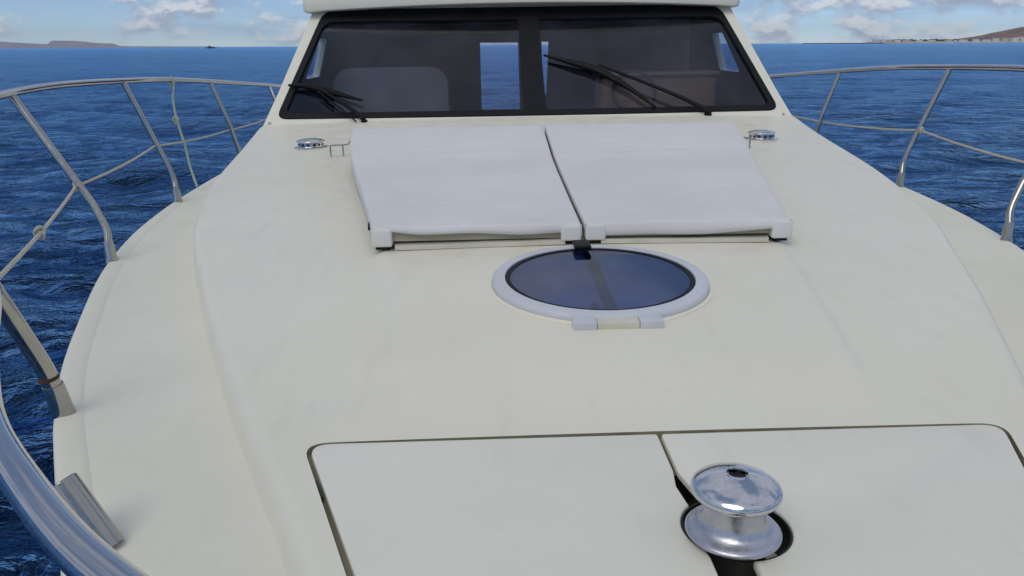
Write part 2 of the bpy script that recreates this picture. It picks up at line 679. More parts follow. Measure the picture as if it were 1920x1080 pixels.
# ------------------------------------------------------------------ sea
def build_sea():
    ang = np.concatenate([np.linspace(-46, 46, 760, endpoint=False), np.linspace(46, 314, 150, endpoint=False)])
    a = np.radians(ang)
    nr = 640
    r = 1.2 * np.exp(np.linspace(0, math.log(13000 / 1.2), nr))
    A, Rr = np.meshgrid(a, r)
    X = np.sin(A) * Rr
    Y = np.cos(A) * Rr
    Z = np.zeros_like(X)
    step = Rr * (math.log(13000 / 1.2) / nr)
    coarse = np.where(np.abs((A + math.pi) % (2 * math.pi) - math.pi) > rad(47), 0.0, 1.0)
    for k in range(64):
        lam = 0.45 * (14.0) ** rng.random()
        th = rad(rng.normal(78, 34))
        kx, ky = math.cos(th) * 2 * math.pi / lam, math.sin(th) * 2 * math.pi / lam
        amp = 0.0075 * lam ** 0.62 * rng.uniform(0.6, 1.3)
        fade = np.clip((lam / step - 2.5) / 3.0, 0, 1) * np.where(coarse > 0, 1, np.clip(lam / 3 - 0.5, 0, 1) * (Rr < 60))
        ph = kx * X + ky * Y + rng.uniform(0, 6.28)
        ph = ph + 0.5 * np.sin(ph)
        Z += amp * np.sin(ph) * fade
    n, m = X.shape
    co = np.stack([X, Y, Z], -1).reshape(-1, 3)
    i = np.arange(n - 1)[:, None] * m
    j = np.arange(m)[None, :]
    j2 = (j + 1) % m
    f = np.stack([i + j, i + m + j, i + m + j2, i + j2], -1).reshape(-1, 4)
    # centre cap
    c0 = len(co)
    co = np.vstack([co, [[0, 0, 0]]])
    me = bpy.data.meshes.new('sea')
    cap = np.stack([np.full(m, c0), np.arange(m), (np.arange(m) + 1) % m], -1)
    nl = f.size + cap.size
    me.vertices.add(len(co))
    me.vertices.foreach_set('co', co.ravel())
    me.loops.add(nl)
    me.loops.foreach_set('vertex_index', np.concatenate([f.ravel(), cap.ravel()]).astype(np.int32))
    me.polygons.add(len(f) + len(cap))
    me.polygons.foreach_set('loop_start', np.concatenate([np.arange(len(f)) * 4, len(f) * 4 + np.arange(len(cap)) * 3]).astype(np.int32))
    me.update(calc_edges=True)
    me.validate()
    bm = bmesh.new()
    bm.from_mesh(me)
    bm.normal_update()
    if sum(fc.normal.z for fc in list(bm.faces)[:200]) < 0:
        bmesh.ops.reverse_faces(bm, faces=list(bm.faces))
    bm.to_mesh(me)
    bm.free()
    me.polygons.foreach_set('use_smooth', [True] * len(me.polygons))
    me.materials.append(MATS['sea_water'])
    o = bpy.data.objects.new('sea', me)
    COL.objects.link(o)
    tag(o, 'deep blue rippled sea reaching to the horizon', 'sea', kind='structure')


build_sea()


# ------------------------------------------------------------------ far land
def ridge(name, mat, xs, hs, y0, depth, label, n=160, rough=0.12, seed=1, base=-2.0, sharp=False):
    """a strip of terrain: crest heights hs over xs, falling to the sea in front and behind."""
    r = np.random.default_rng(seed)
    fn = (lambda x: float(np.interp(x, xs, hs))) if sharp else curve1(xs, hs)
    X = np.linspace(xs[0], xs[-1], n)
    prof = [(0.0, 0.0), (0.06, 0.10), (0.16, 0.30), (0.28, 0.58), (0.38, 0.84), (0.46, 0.97), (0.54, 1.0), (0.7, 0.8), (0.86, 0.4), (1.0, 0.0)]
    ph = r.uniform(0, 6.28, 12)
    mb = MB()
    rows = []
    span = xs[-1] - xs[0]
    for i, (u, hh) in enumerate(prof):
        row = []
        for k, x in enumerate(X):
            h = fn(x)
            wob = sum(math.sin((q + 2) * 9 * (x - xs[0]) / span + ph[q] + i * 0.7 * (q % 3)) / (q + 2) for q in range(10))
            z = base + (h - base) * hh * (1 + rough * wob * (0.4 if hh > 0.95 else 1.0))
            yy = y0 + depth * u + depth * 0.05 * wob
            row.append((x, yy, max(base, z)))
        rows.append(row)
    mb.loft(rows, closed=False)
    o = mb.build(name, mat, None, 60)
    return tag(o, label, 'land', kind='structure')


ridge('distant_island', 'hazed_rock', [-8800, -7800, -6900, -6197, -5850, -5575, -5520, -5290, -5134, -5060, -4938, -4810, -4770, -4600, -4200, -3600, -3500],
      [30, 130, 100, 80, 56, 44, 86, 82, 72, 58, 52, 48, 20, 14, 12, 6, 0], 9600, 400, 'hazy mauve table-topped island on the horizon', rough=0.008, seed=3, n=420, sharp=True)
ridge('headland_hill', 'hill_rock', [1800, 1950, 2130, 2200, 2250, 2300, 2350, 2400, 2450, 2620, 2900, 3500, 4000],
      [0, 3, 10, 20, 30, 42, 55, 66, 80, 112, 150, 110, 30], 3350, 900, 'reddish brown bare hill rising behind the low shore', rough=0.03, seed=5, n=220)
ridge('low_shore', 'shore_sand', [948, 968, 1030, 1140, 1310, 1500, 1700, 1900],
      [1.5, 5.0, 5.6, 5.4, 6.0, 6.5, 7.0, 3.0], 1990, 300, 'low sandy shore with white buildings below the hill', rough=0.05, seed=8)


def bushes():
    mb = MB()
    r = np.random.default_rng(5)
    ico = bmesh.new()
    bmesh.ops.create_icosphere(ico, subdivisions=1, radius=1)
    vs = [v.co.copy() for v in ico.verts]
    fs = [[v.index for v in f.verts] for f in ico.faces]
    ico.free()
    for k in range(620):
        x = r.uniform(1000, 1640)
        y = 2150 + r.uniform(-30, 60)
        s = r.uniform(1.4, 3.0) * (1.25 if 990 < x < 1180 else 0.9)
        mb.add([(x + v.x * s * 2.0 * r.uniform(0.7, 1.2), y + v.y * s * 2, 6.4 + v.z * s * r.uniform(0.7, 1.4)) for v in vs], fs)
    o = mb.build('shore_bushes', 'bush_green', None, 0)
    tag(o, 'dark green belt of scrub along the far low shore', 'bushes', kind='stuff')


bushes()


def house(x, y, w, d, h, mat, roofed, label):
    root = empty('shore_house', (x * y / 2000, y, 3.2))
    b = MB().box((-w / 2, 0, -1.5), (w / 2, d, h))
    b.build('wall', mat, root, 0)
    if roofed:
        MB().loft([[(-w / 2 - .3, -.3, h + 0.01), (-w / 2 - .3, d + .3, h + .01), (-w / 2 - .3, d / 2, h + 1.6)],
                   [(w / 2 + .3, -.3, h + .01), (w / 2 + .3, d + .3, h + .01), (w / 2 + .3, d / 2, h + 1.6)]]).build('roof', 'house_roof', root, 0)
    else:
        MB().box((-w / 2 - .15, -.15, h + 0.01), (w / 2 + .15, d + .15, h + .45)).build('parapet', mat, root, 0)
    nwin = max(2, int(w / 4))
    for fl in range(max(1, int(h // 3))):
        for k in range(nwin):
            cx = -w / 2 + (k + 0.5) * w / nwin
            MB().box((cx - .6, -.05, 1.0 + fl * 3), (cx + .6, -.003, 2.3 + fl * 3)).build('window', 'window_dark', root, 0)
    tag(root, label, 'building', 'white buildings on the far shore')


def town():
    r = random.Random(4)
    tall = 'tallest white block at the tip of the low shore'
    low = 'small flat-roofed white house on the far low shore'
    red = 'small cream house with a reddish roof on the far low shore'
    spots = [(903, 12, 6.2, 'house_white', False, tall), (920, 9, 4.4, 'house_white', False, low), (934, 14, 3.6, 'house_cream', True, red),
             (955, 11, 3.6, 'house_white', False, low), (978, 15, 3.4, 'house_cream', True, red), (1010, 10, 3.3, 'house_white', False, low),
             (1040, 13, 3.3, 'house_white', False, low), (1082, 12, 3.6, 'house_cream', True, red), (1118, 15, 3.5, 'house_white', False, low),
             (1150, 10, 4.0, 'house_white', False, low), (1176, 14, 3.6, 'house_white', False, low), (1199, 10, 5.6, 'house_white', False, low),
             (1222, 13, 6.0, 'house_cream', True, red), (1245, 13, 6.0, 'house_white', False, low), (1272, 15, 4.4, 'house_white', False, low)]
    for i, (x, w, h, mat, rf, lab) in enumerate(spots):
        house(x, 2060 + r.uniform(0, 30), w * 1.25, 9, h * 1.25, mat, rf, lab)
    for (x, y, z, w) in ((2222, 3560, 12, 20), (2250, 3570, 15, 24), (2285, 3575, 17, 22)):
        root = empty('hillside_house', (x, y, z))
        MB().box((-w / 2, 0, -14), (w / 2, 12, 8)).build('wall', 'house_white', root, 0)
        MB().box((-w / 2 - .3, -.3, 8.01), (w / 2 + .3, 12.3, 8.7)).build('parapet', 'house_cream', root, 0)
        for k in range(4):
            MB().box((-w / 2 + 2 + k * w / 4.6, -.06, 3), (-w / 2 + 4 + k * w / 4.6, -.004, 5.5)).build('window', 'window_dark', root, 0)
        tag(root, 'white house on the lower slope of the brown hill', 'building', 'houses on the hill')
    # breakwater of dark rocks
    mb = MB()
    ico = bmesh.new()
    bmesh.ops.create_icosphere(ico, subdivisions=1, radius=1)
    vs = [v.co.copy() for v in ico.verts]
    fs = [[v.index for v in f.verts] for f in ico.faces]
    ico.free()
    for k in range(260):
        x = 726 + 200 * k / 260
        s = r.uniform(0.9, 1.7)
        mb.add([(x + v.x * s * r.uniform(.8, 1.2), 2010 + r.uniform(-3, 3) + v.y * s, 0.3 + r.uniform(0, 0.9) + v.z * s * r.uniform(.7, 1.1)) for v in vs], fs)
    tag(mb.build('breakwater', 'breakwater_rock', None, 0), 'long low breakwater of dark rocks off the sandy shore', 'breakwater')


town()


def far_boat(name, loc, rz, L, hull_mat, label, mast):
    root = empty(name, loc)
    root.rotation_euler.z = rz
    rings = []
    for u in np.linspace(0, 1, 9):
        w = L * 0.14 * (1 - max(0, (u - 0.45) / 0.55) ** 2.2) + 0.02
        sh = L * 0.085 + L * 0.05 * u * u
        x = (u - 0.5) * L
        rings.append([(x, -w, sh), (x, -w * 0.75, -0.2), (x, w * 0.75, -0.2), (x, w, sh)])
    MB().loft(rings).build('hull', hull_mat, root, 30)
    h0 = L * 0.09
    MB().box((-L * .22, -L * .09, h0), (L * .14, L * .09, h0 + L * .11), bev=L * .012).build('cabin', 'boat_white' if hull_mat == 'boat_white' else 'boat_dark', root, 30)
    MB().box((-L * .17, -L * .07, h0 + L * .112), (L * .02, L * .07, h0 + L * .17), bev=L * .008).build('flybridge', hull_mat, root, 30)
    for k in range(3):
        for s in (-1, 1):
            MB().box((-L * .18 + k * L * .11, s * L * .0905 - .02, h0 + L * .045), (-L * .10 + k * L * .11, s * L * .0905 + .02, h0 + L * .085)).build('window', 'window_dark', root, 0)
    MB().tube([(-L * .06, 0, h0 + L * .17), (-L * .06, 0, h0 + L * mast)], L * .006, 6).build('mast', hull_mat, root, 30)
    tag(root, label, 'boat')


far_boat('fishing_boat', (-1200 * 0.3707, 1200, 0), rad(8), 14, 'boat_dark', 'tiny dark fishing boat on the horizon off the mauve island', 0.25)
far_boat('moored_yacht', (1560 * 0.5475, 1560, 0), rad(175), 22, 'boat_white', 'small white motor cruiser moored off the sandy shore', 0.3)
far_boat('sailing_yacht', (1700 * 0.608, 1700, 0), rad(10), 12, 'boat_white', 'small white boat with a mast below the brown hill', 1.0)

# ------------------------------------------------------------------ the yacht
yacht = empty('motor_yacht')
yacht.matrix_world = BOAT
tag(yacht, 'cream white motor yacht foredeck with raked dark windshield and steel bow rail', 'boat')

edge_hw = curve1([-0.16, -0.1, 0.0, 0.3, 0.6, 0.972, 1.32, 1.45, 1.76, 2.11, 2.62, 2.985, 3.39, 4.0, 5.0, 6.5, 9.3],
                 [0.0, 0.09, 0.22, 0.50, 0.705, 0.917, 1.11, 1.18, 1.324, 1.457, 1.632, 1.731, 1.815, 1.895, 1.965, 2.02, 2.0])
deck_z = curve1([-0.2, 1.0, 2.0, 3.0, 5.0, 9.3], [-0.055, -0.075, -0.085, -0.09, -0.10, -0.12])
trunk_hw = curve1([0.25, 0.4, 0.6, 0.85, 1.0, 1.21, 1.435, 1.86, 2.25, 2.7, 3.06, 3.67, 4.29, 5.03, 5.35],
                  [0.18, 0.31, 0.425, 0.542, 0.607, 0.707, 0.812, 1.0, 1.16, 1.335, 1.44, 1.575, 1.663, 1.745, 1.76])
trunk_zc = curve1([0.25, 0.5, 0.85, 1.2, 1.6, 2.0, 2.4, 3.3, 4.4, 4.85, 5.15, 5.35],
                  [-0.025, -0.005, 0.0, 0.002, 0.020, 0.042, 0.056, 0.085, 0.138, 0.172, 0.205, 0.21])
panel_hw = curve1([1.0, 1.23, 1.45, 1.77, 2.3, 3.3, 4.0, 5.4], [0.39, 0.425, 0.47, 0.53, 0.625, 0.84, 0.95, 1.1])


def sstep(x, a, b):
    u = min(1, max(0, (x - a) / (b - a)))
    return u * u * (3 - 2 * u)


def trunk_top(x, y):
    hw = trunk_hw(y)
    z = trunk_zc(y) - 0.030 * sstep(y, 0.8, 2.4) * (abs(x) / hw) ** 2
    p = panel_hw(y)
    z += 0.011 * sstep(y, 1.24, 1.50) * (1 - sstep(abs(x), p - 0.020, p + 0.016)) * (1 - sstep(y, 4.0, 4.6))
    return z


def build_hull():
    ys = np.concatenate([np.linspace(-0.16, 0.6, 16), np.linspace(0.75, 9.3, 40)])
    rings = []
    for y in ys:
        w = edge_hw(y) + 0.002
        z = deck_z(y)
        ring = []
        for sgn in (-1, 1):
            side = []
            for u in (0, 0.1, 0.3, 0.6, 0.85, 1.0):
                fl = 1 - 0.30 * u ** 0.8 * (1 - 0.4 * min(1, max(0, y) / 6))
                yy = y + (0.9 * u * max(0, 1 - max(0, y) / 2.5))
                side.append((sgn * w * fl, yy, z - 0.004 - (WATER_TO_DECK + 0.3) * u))
            ring += side if sgn < 0 else side[::-1]
        rings.append(ring)
    MB().loft(rings, closed=True, caps=True).build('hull', 'hull_white', yacht, 40)
    # stern below the cockpit
    MB().box((-1.95, 9.31, -1.8), (1.95, 11.2, -0.72), bev=0.05).build('stern_platform', 'deck_paint', yacht)


build_hull()


def build_deck():
    ys = np.concatenate([np.linspace(-0.155, 0.6, 20), np.linspace(0.66, 9.3, 90)])
    rows = []
    for y in ys:
        w = edge_hw(y) - 0.004
        rows.append([(w * t, y, deck_z(y) + 0.012 * (1 - t * t)) for t in np.linspace(-1, 1, 25)])
    deck = MB().loft(rows, closed=False).build('side_deck', 'deck_paint', yacht, 40)
    # rounded gunwale lip that follows the deck edge, one strip per side
    for sgn in (-1, 1):
        rings = []
        for y in ys[1:]:
            w = edge_hw(y)
            w2 = edge_hw(y + 0.01)
            nx, ny = 1.0, -(w2 - w) / 0.01
            l = math.hypot(nx, ny)
            nx, ny = nx / l, ny / l
            z = deck_z(y)
            prof = [(0.004, -0.05), (0.005, -0.006), (0.003, 0.001), (-0.002, 0.0045), (-0.010, 0.0062), (-0.022, 0.0060), (-0.036, 0.0040), (-0.052, 0.0015), (-0.062, -0.010), (-0.02, -0.05)]
            rings.append([(sgn * (w + a * nx), y + a * ny, z + b) for a, b in prof])
        MB().loft(rings, closed=True, caps=True).build('gunwale_lip', 'deck_paint', deck, 50)


build_deck()

# hatch opening and windlass well outlines (plan view)
WC, WR = (0.038, 0.902), 0.076
HC = (0.050, 0.924)
OPEN = round_poly([(-0.617, 1.205), (-0.330, 0.45), (0.330, 0.45), (0.617, 1.205)], [0.035, 0.02, 0.02, 0.035], 6)


def arc(c, r, a0, a1, n=18):
    return [(c[0] + r * math.cos(a0 + (a1 - a0) * k / n), c[1] + r * math.sin(a0 + (a1 - a0) * k / n)) for k in range(n + 1)]


def prism(outline, z0, z1):
    mb = MB()
    mb.loft([[(p[0], p[1], z0) for p in outline], [(p[0], p[1], z1) for p in outline]])
    return mb


def build_trunk():
    ys = np.unique(np.concatenate([np.linspace(0.25, 1.0, 14), np.linspace(1.0, 2.6, 40), np.linspace(2.6, 5.35, 46)]))
    rings = []
    for y in ys:
        hw = trunk_hw(y)
        p = panel_hw(y)
        zd = deck_z(y) - 0.006
        zs = trunk_top(hw, y)
        r = min(0.034, (zs - zd) * 0.5)
        half = []
        for x in list(np.linspace(0, p - 0.03, 12)) + list(np.linspace(p - 0.024, p + 0.020, 7)) + list(np.linspace(p + 0.03, hw - r * 1.4, 10)):
            if x < hw - r * 1.2 and (not half or x > half[-1][0] + 1e-4):
                half.append((x, trunk_top(x, y)))
        while len(half) < 29:
            a, b = half[-2], half[-1]
            half.insert(-1, ((a[0] + b[0]) / 2, (a[1] + b[1]) / 2))
        half = half[:28] + [half[-1]]
        for a in np.linspace(0, 78, 7):
            half.append((hw - r + r * math.sin(rad(a)), trunk_top(hw - r, y) - r * (1 - math.cos(rad(a)))))
        xw, zw = half[-1]
        rf = min(0.030, max(0.01, (zw - zd) * 0.5))
        for a in np.linspace(0, 88, 6):
            half.append((xw + 0.006 + rf * (1 - math.cos(rad(a))), zd + rf * (1 - math.sin(rad(a)))))
        half.append((half[-1][0] + 0.004, zd - 0.05))
        ring = [(x, y, z) for x, z in half] + [(-x, y, z) for x, z in half[:0:-1]]
        rings.append(ring)
    tr = MB().loft(rings, closed=True, caps=True).build('coachroof', ['gelcoat', 'groove', 'black_hole', 'hatch_liner'], None, 30)
    cutters = []

    def cutter(mb, mi):
        c = mb.build('cutter', ['gelcoat', 'groove', 'black_hole', 'hatch_liner'], None, 0)
        c.data.polygons.foreach_set('material_index', [mi] * len(c.data.polygons))
        cutters.append(c)
        md = tr.modifiers.new('b', 'BOOLEAN')
        md.operation = 'DIFFERENCE'
        md.solver = 'EXACT'
        md.material_mode = 'TRANSFER'
        md.object = c
    cutter(prism(OPEN, -0.0135, 0.2), 1)
    slot = [(-0.022, 1.085), (-0.05, 1.02)] + arc(HC, WR + 0.032, rad(125), rad(232), 14) + [(-0.035, 0.79), (-0.035, 0.47), (0.075, 0.47), (0.075, 0.79)] + arc(HC, WR + 0.032, rad(-66), rad(100), 24) + [(0.03, 1.04), (0.022, 1.085)]
    cutter(prism(slot, -0.068, 0.2), 2)
    cutter(MB().lathe([(0.236, -0.055), (0.236, 0.3)], 64, (0, 1.94, 0)), 3)
    dg = bpy.context.evaluated_depsgraph_get()
    me = bpy.data.meshes.new_from_object(tr.evaluated_get(dg))
    tr.modifiers.clear()
    tr.data = me
    me.polygons.foreach_set('use_smooth', [True] * len(me.polygons))
    me.set_sharp_from_angle(angle=rad(30))
    for c in cutters:
        bpy.data.objects.remove(c)
    tr.parent = yacht
    return tr


trunk = build_trunk()


# ---- the two locker lids round the windlass
def build_lids():
    g = 0.0105
    left = [(-0.0035, 1.205 - g), (-0.617 + g * 1.15, 1.205 - g), (-0.330 + g, 0.45 + g), (-0.004, 0.45 + g)]
    side = [(-0.004, 0.858)] + arc(HC, WR, rad(222), rad(134), 16) + [(-0.009, 1.03), (-0.0035, 1.075)]
    pl = round_poly(left[:3], [0.006, 0.030, 0.015], 6)
    pl = [(-0.0035, 1.205 - g)] + round_poly([left[0], left[1], left[2], left[3]], [0.006, 0.030, 0.015, 0.004], 6) + side
    right = [(0.330 - g, 0.45 + g), (0.617 - g * 1.15, 1.205 - g), (0.0035, 1.205 - g)]
    pr = [(0.044, 0.45 + g)] + round_poly([(0.044, 0.45 + g), *right, (0.0035, 1.07)], [0.004, 0.015, 0.030, 0.006, 0], 6) + [(0.012, 1.03)] + arc(HC, WR, rad(112), rad(-90), 26)

    def clean(p):
        out = []
        for q in p:
            if not out or (abs(q[0] - out[-1][0]) + abs(q[1] - out[-1][1])) > 8e-4:
                out.append(q)
        if abs(out[0][0] - out[-1][0]) + abs(out[0][1] - out[-1][1]) < 8e-4:
            out.pop()
        return out
    for p, lab in ((pl[1:], 'plain cream locker lid beside the windlass'), (pr[1:], 'cream locker lid cut round the windlass')):
        p = clean(p)
        bm = bmesh.new()
        vs = [bm.verts.new((q[0], q[1], 0)) for q in p]
        f = bm.faces.new(vs)
        if f.calc_area() and f.normal.z < 0:
            f.normal_flip()
        bm.normal_update()
        r = bmesh.ops.extrude_face_region(bm, geom=[f])
        dn = [v for v in r['geom'] if isinstance(v, bmesh.types.BMVert)]
        for v in dn:
            v.co.z -= 0.011
        bm.normal_update()
        top_edges = [e for e in bm.edges if all(abs(v.co.z) < 1e-6 for v in e.verts)]
        bmesh.ops.bevel(bm, geom=top_edges, offset=0.0035, segments=3, profile=0.5, affect='EDGES', clamp_overlap=True)
        mb = MB().from_bm(bm, lambda c: (c.x, c.y, c.z + trunk_zc(c.y) + 0.001))
        o = mb.build('locker_lid', 'gelcoat_lid', yacht, 40)
        o['label'] = lab
        if p[0][0] < 0 or 'plain' in lab:
            # dark worn latch in the groove of the starboard lid
            n = MB()
            d = Vector((0.287, -0.755, 0)).normalized()
            side_ = Vector((d.y, -d.x, 0))
            a = Vector((-0.6165 + 0.046, 1.205 - 0.12, -0.009))
            for k, (l0, l1, w) in enumerate(((0, 0.032, 0.0035), (0.033, 0.052, 0.0042))):
                rr = []
                for l in (l0, l1):
                    c = a + d * l
                    rr.append([tuple(c + side_ * w + Vector((0, 0, -0.012))), tuple(c - side_ * w + Vector((0, 0, -0.012))),
                               tuple(c - side_ * w * 0.8 + Vector((0, 0, 0.006))), tuple(c + side_ * w * 0.8 + Vector((0, 0, 0.006)))])
                n.loft(rr)
            n.build('latch', 'black_hole', o, 20)


build_lids()


# ---- windlass
def build_windlass():
    x, y = WC
    base = MB().lathe([(0.058, 0.007), (0.0625, 0.008), (0.0645, 0.0105), (0.0645, 0.013), (0.062, 0.0155), (0.056, 0.0180), (0.0495, 0.0205),
                       (0.0460, 0.0240), (0.0430, 0.029), (0.0415, 0.036), (0.0412, 0.046), (0.0420, 0.056), (0.0440, 0.0645)], 72).build('windlass', 'cast_steel', yacht, 50)
    base.location = (x, y, 0)
    base['label'] = 'polished steel drum of the anchor windlass'
    MB().lathe([(0.046, -0.0675), (0.046, 0.0068)], 40).build('gearbox_collar', 'black_hole', base, 30)
    cap = MB().lathe([(0.036, 0.062), (0.048, 0.0640), (0.0550, 0.0665), (0.0585, 0.0695), (0.0602, 0.0735), (0.0602, 0.0770), (0.0585, 0.0805), (0.0545, 0.0840),
                      (0.048, 0.0880), (0.040, 0.0920), (0.031, 0.0952), (0.023, 0.0973), (0.0175, 0.0983), (0.0160, 0.0987), (0.0155, 0.1002), (0.0140, 0.1002), (0.0132, 0.0985), (0.0130, 0.0905)], 96, capt=True).build('cap', 'chrome', base, 45)
    cap['label'] = 'mirror polished domed cap'
    wall = MB().lathe([(WR - 0.0008, -0.0668), (WR - 0.0008, -0.0022), (WR - 0.003, -0.0016), (WR - 0.004, -0.0668)], 72, capb=False, capt=False).build('well_trim', 'black_hole', base, 40)
    wall.location = (HC[0] - x, HC[1] - y, 0)
    star = []
    for k in range(24):
        a = 2 * math.pi * k / 24
        r = 0.0108 if k % 4 in (0, 1) else 0.0084
        star.append((r * math.cos(a), r * math.sin(a)))
    MB().loft([[(p[0], p[1], 0.0910) for p in star], [(p[0], p[1], 0.0955) for p in star], [(p[0] * 0.5, p[1] * 0.5, 0.0945) for p in star]]).build('drive_socket', 'dark_socket', cap, 20)
    # chain stripper finger in the forward slot
    MB().tube(catmull([(-0.020, -0.095, -0.035), (-0.019, -0.115, -0.020), (-0.019, -0.150, -0.016), (-0.019, -0.2, -0.016)], 5), 0.006, 10).build('chain_guide', 'chrome', base)


build_windlass()


# ---- round deck hatch
def build_hatch():
    cy = 1.94
    zc = trunk_top(0, cy)
    tilt = math.atan2(trunk_top(0, cy + 0.25) - trunk_top(0, cy - 0.25), 0.5)
    ring = MB().lathe([(0.236, -0.015), (0.271, -0.008), (0.273, 0.008), (0.2715, 0.0145), (0.268, 0.0185), (0.262, 0.0205), (0.244, 0.0215), (0.240, 0.0215), (0.2385, 0.016), (0.236, -0.015)], 112, capb=False, capt=False).build('deck_hatch', 'white_plastic', yacht, 40)
    ring.location = (0, cy, zc)
    ring.rotation_euler.x = tilt
    ring.scale = (1.035, 1.035, 0.9)
    ring['label'] = 'round deck hatch with dark blue lens'
    MB().lathe([(0.284, -0.014), (0.284, 0.000), (0.274, 0.0025), (0.271, -0.002)], 96, capb=False, capt=False).build('sealant_bead', 'gelcoat', ring, 40)
    MB().lathe([(0.0, 0.0175), (0.12, 0.0172), (0.22, 0.0163), (0.2375, 0.0158)], 96, capb=False, capt=False).build('lens', 'blue_acrylic', ring, 40)
    face_dir(ring.children[-1] if ring.children[-1].name.startswith('lens') else [c for c in ring.children if c.name.startswith('lens')][0], (0, 0, 1))
    MB().lathe([(0.2375, 0.0185), (0.226, 0.0182), (0.226, 0.0162), (0.2375, 0.0162)], 96, capb=False, capt=False).build('lens_gasket', 'rubber', ring, 40)
    MB().box((-0.015, -0.222, 0.002), (0.015, 0.222, 0.012), bev=0.002).build('support_bar', 'rubber', ring)  # dark stripe along the hatch centreline, just under the lens
    kb = MB().lathe([(0.010, -0.012), (0.011, -0.002), (0.008, 0.003)], 20)
    kn = kb.build('knob', 'rubber', ring)
    kn.location = (-0.032, -0.155, 0)
    # hinge: two leaves on the ring and a knuckle block between them
    for x0, x1 in ((-0.098, -0.046), (0.049, 0.100)):
        MB().box((x0, -0.300, -0.006), (x1, -0.252, 0.0175), bev=0.002).build('hinge_leaf', 'white_plastic', ring)
    MB().box((-0.0450, -0.298, -0.006), (0.0480, -0.265, 0.0155), bev=0.002).build('hinge_knuckle', 'board', ring)
    h = MB()
    h.box((-0.040, 0.196, 0.026), (0.006, 0.262, 0.040), bev=0.004)
    h.build('handle', 'wiper_black', ring)


build_hatch()


# ---- chrome deck vents and pad brackets
def build_vents():
    for s in (-1, 1):
        x, y = 1.266 * s, 4.375
        z = trunk_top(x, y)
        v = MB().lathe([(0.094, -0.01), (0.095, 0.003), (0.088, 0.008), (0.074, 0.011), (0.073, 0.034), (0.080, 0.037), (0.082, 0.041), (0.078, 0.046), (0.060, 0.052), (0.032, 0.056), (0.0, 0.057)], 48, capt=False).build('deck_vent', 'chrome', yacht, 40)
        v.location = (x, y, z)
        v.scale = (0.96, 0.8, 0.9)
        for k in range(14):
            a = 2 * math.pi * (k + 0.5) / 14
            hmb = MB().lathe([(0.0085, -0.004), (0.0085, 0.0012), (0.0, 0.0012)], 12, capt=False)
            ho = hmb.build('vent_hole', 'black_hole', v, 0)
            ho.location = (0.0725 * math.cos(a), 0.0725 * math.sin(a), 0.022)
            ho.rotation_euler = (0, rad(90), a)
        b = MB()
        y2 = 4.08
        z2 = trunk_top(1.07 * s, y2)
        b.tube(catmull([(1.100 * s, y2, z2 - 0.004), (1.100 * s, y2, z2 + 0.048), (1.094 * s, y2, z2 + 0.056), (1.02 * s, y2, z2 + 0.060), (1.005 * s, y2 + 0.004, z2 + 0.064), (0.998 * s, y2 + 0.006, z2 + 0.078)], 6), 0.0042, 10)
        b.tube([(1.035 * s, y2, z2 - 0.004), (1.035 * s, y2, z2 + 0.058)], 0.0042, 10)
        b.build('pad_bracket', 'steel', yacht)


build_vents()


# ---- bow rail with stanchions
def M(p, s):
    return (p[0] * s, p[1], p[2])


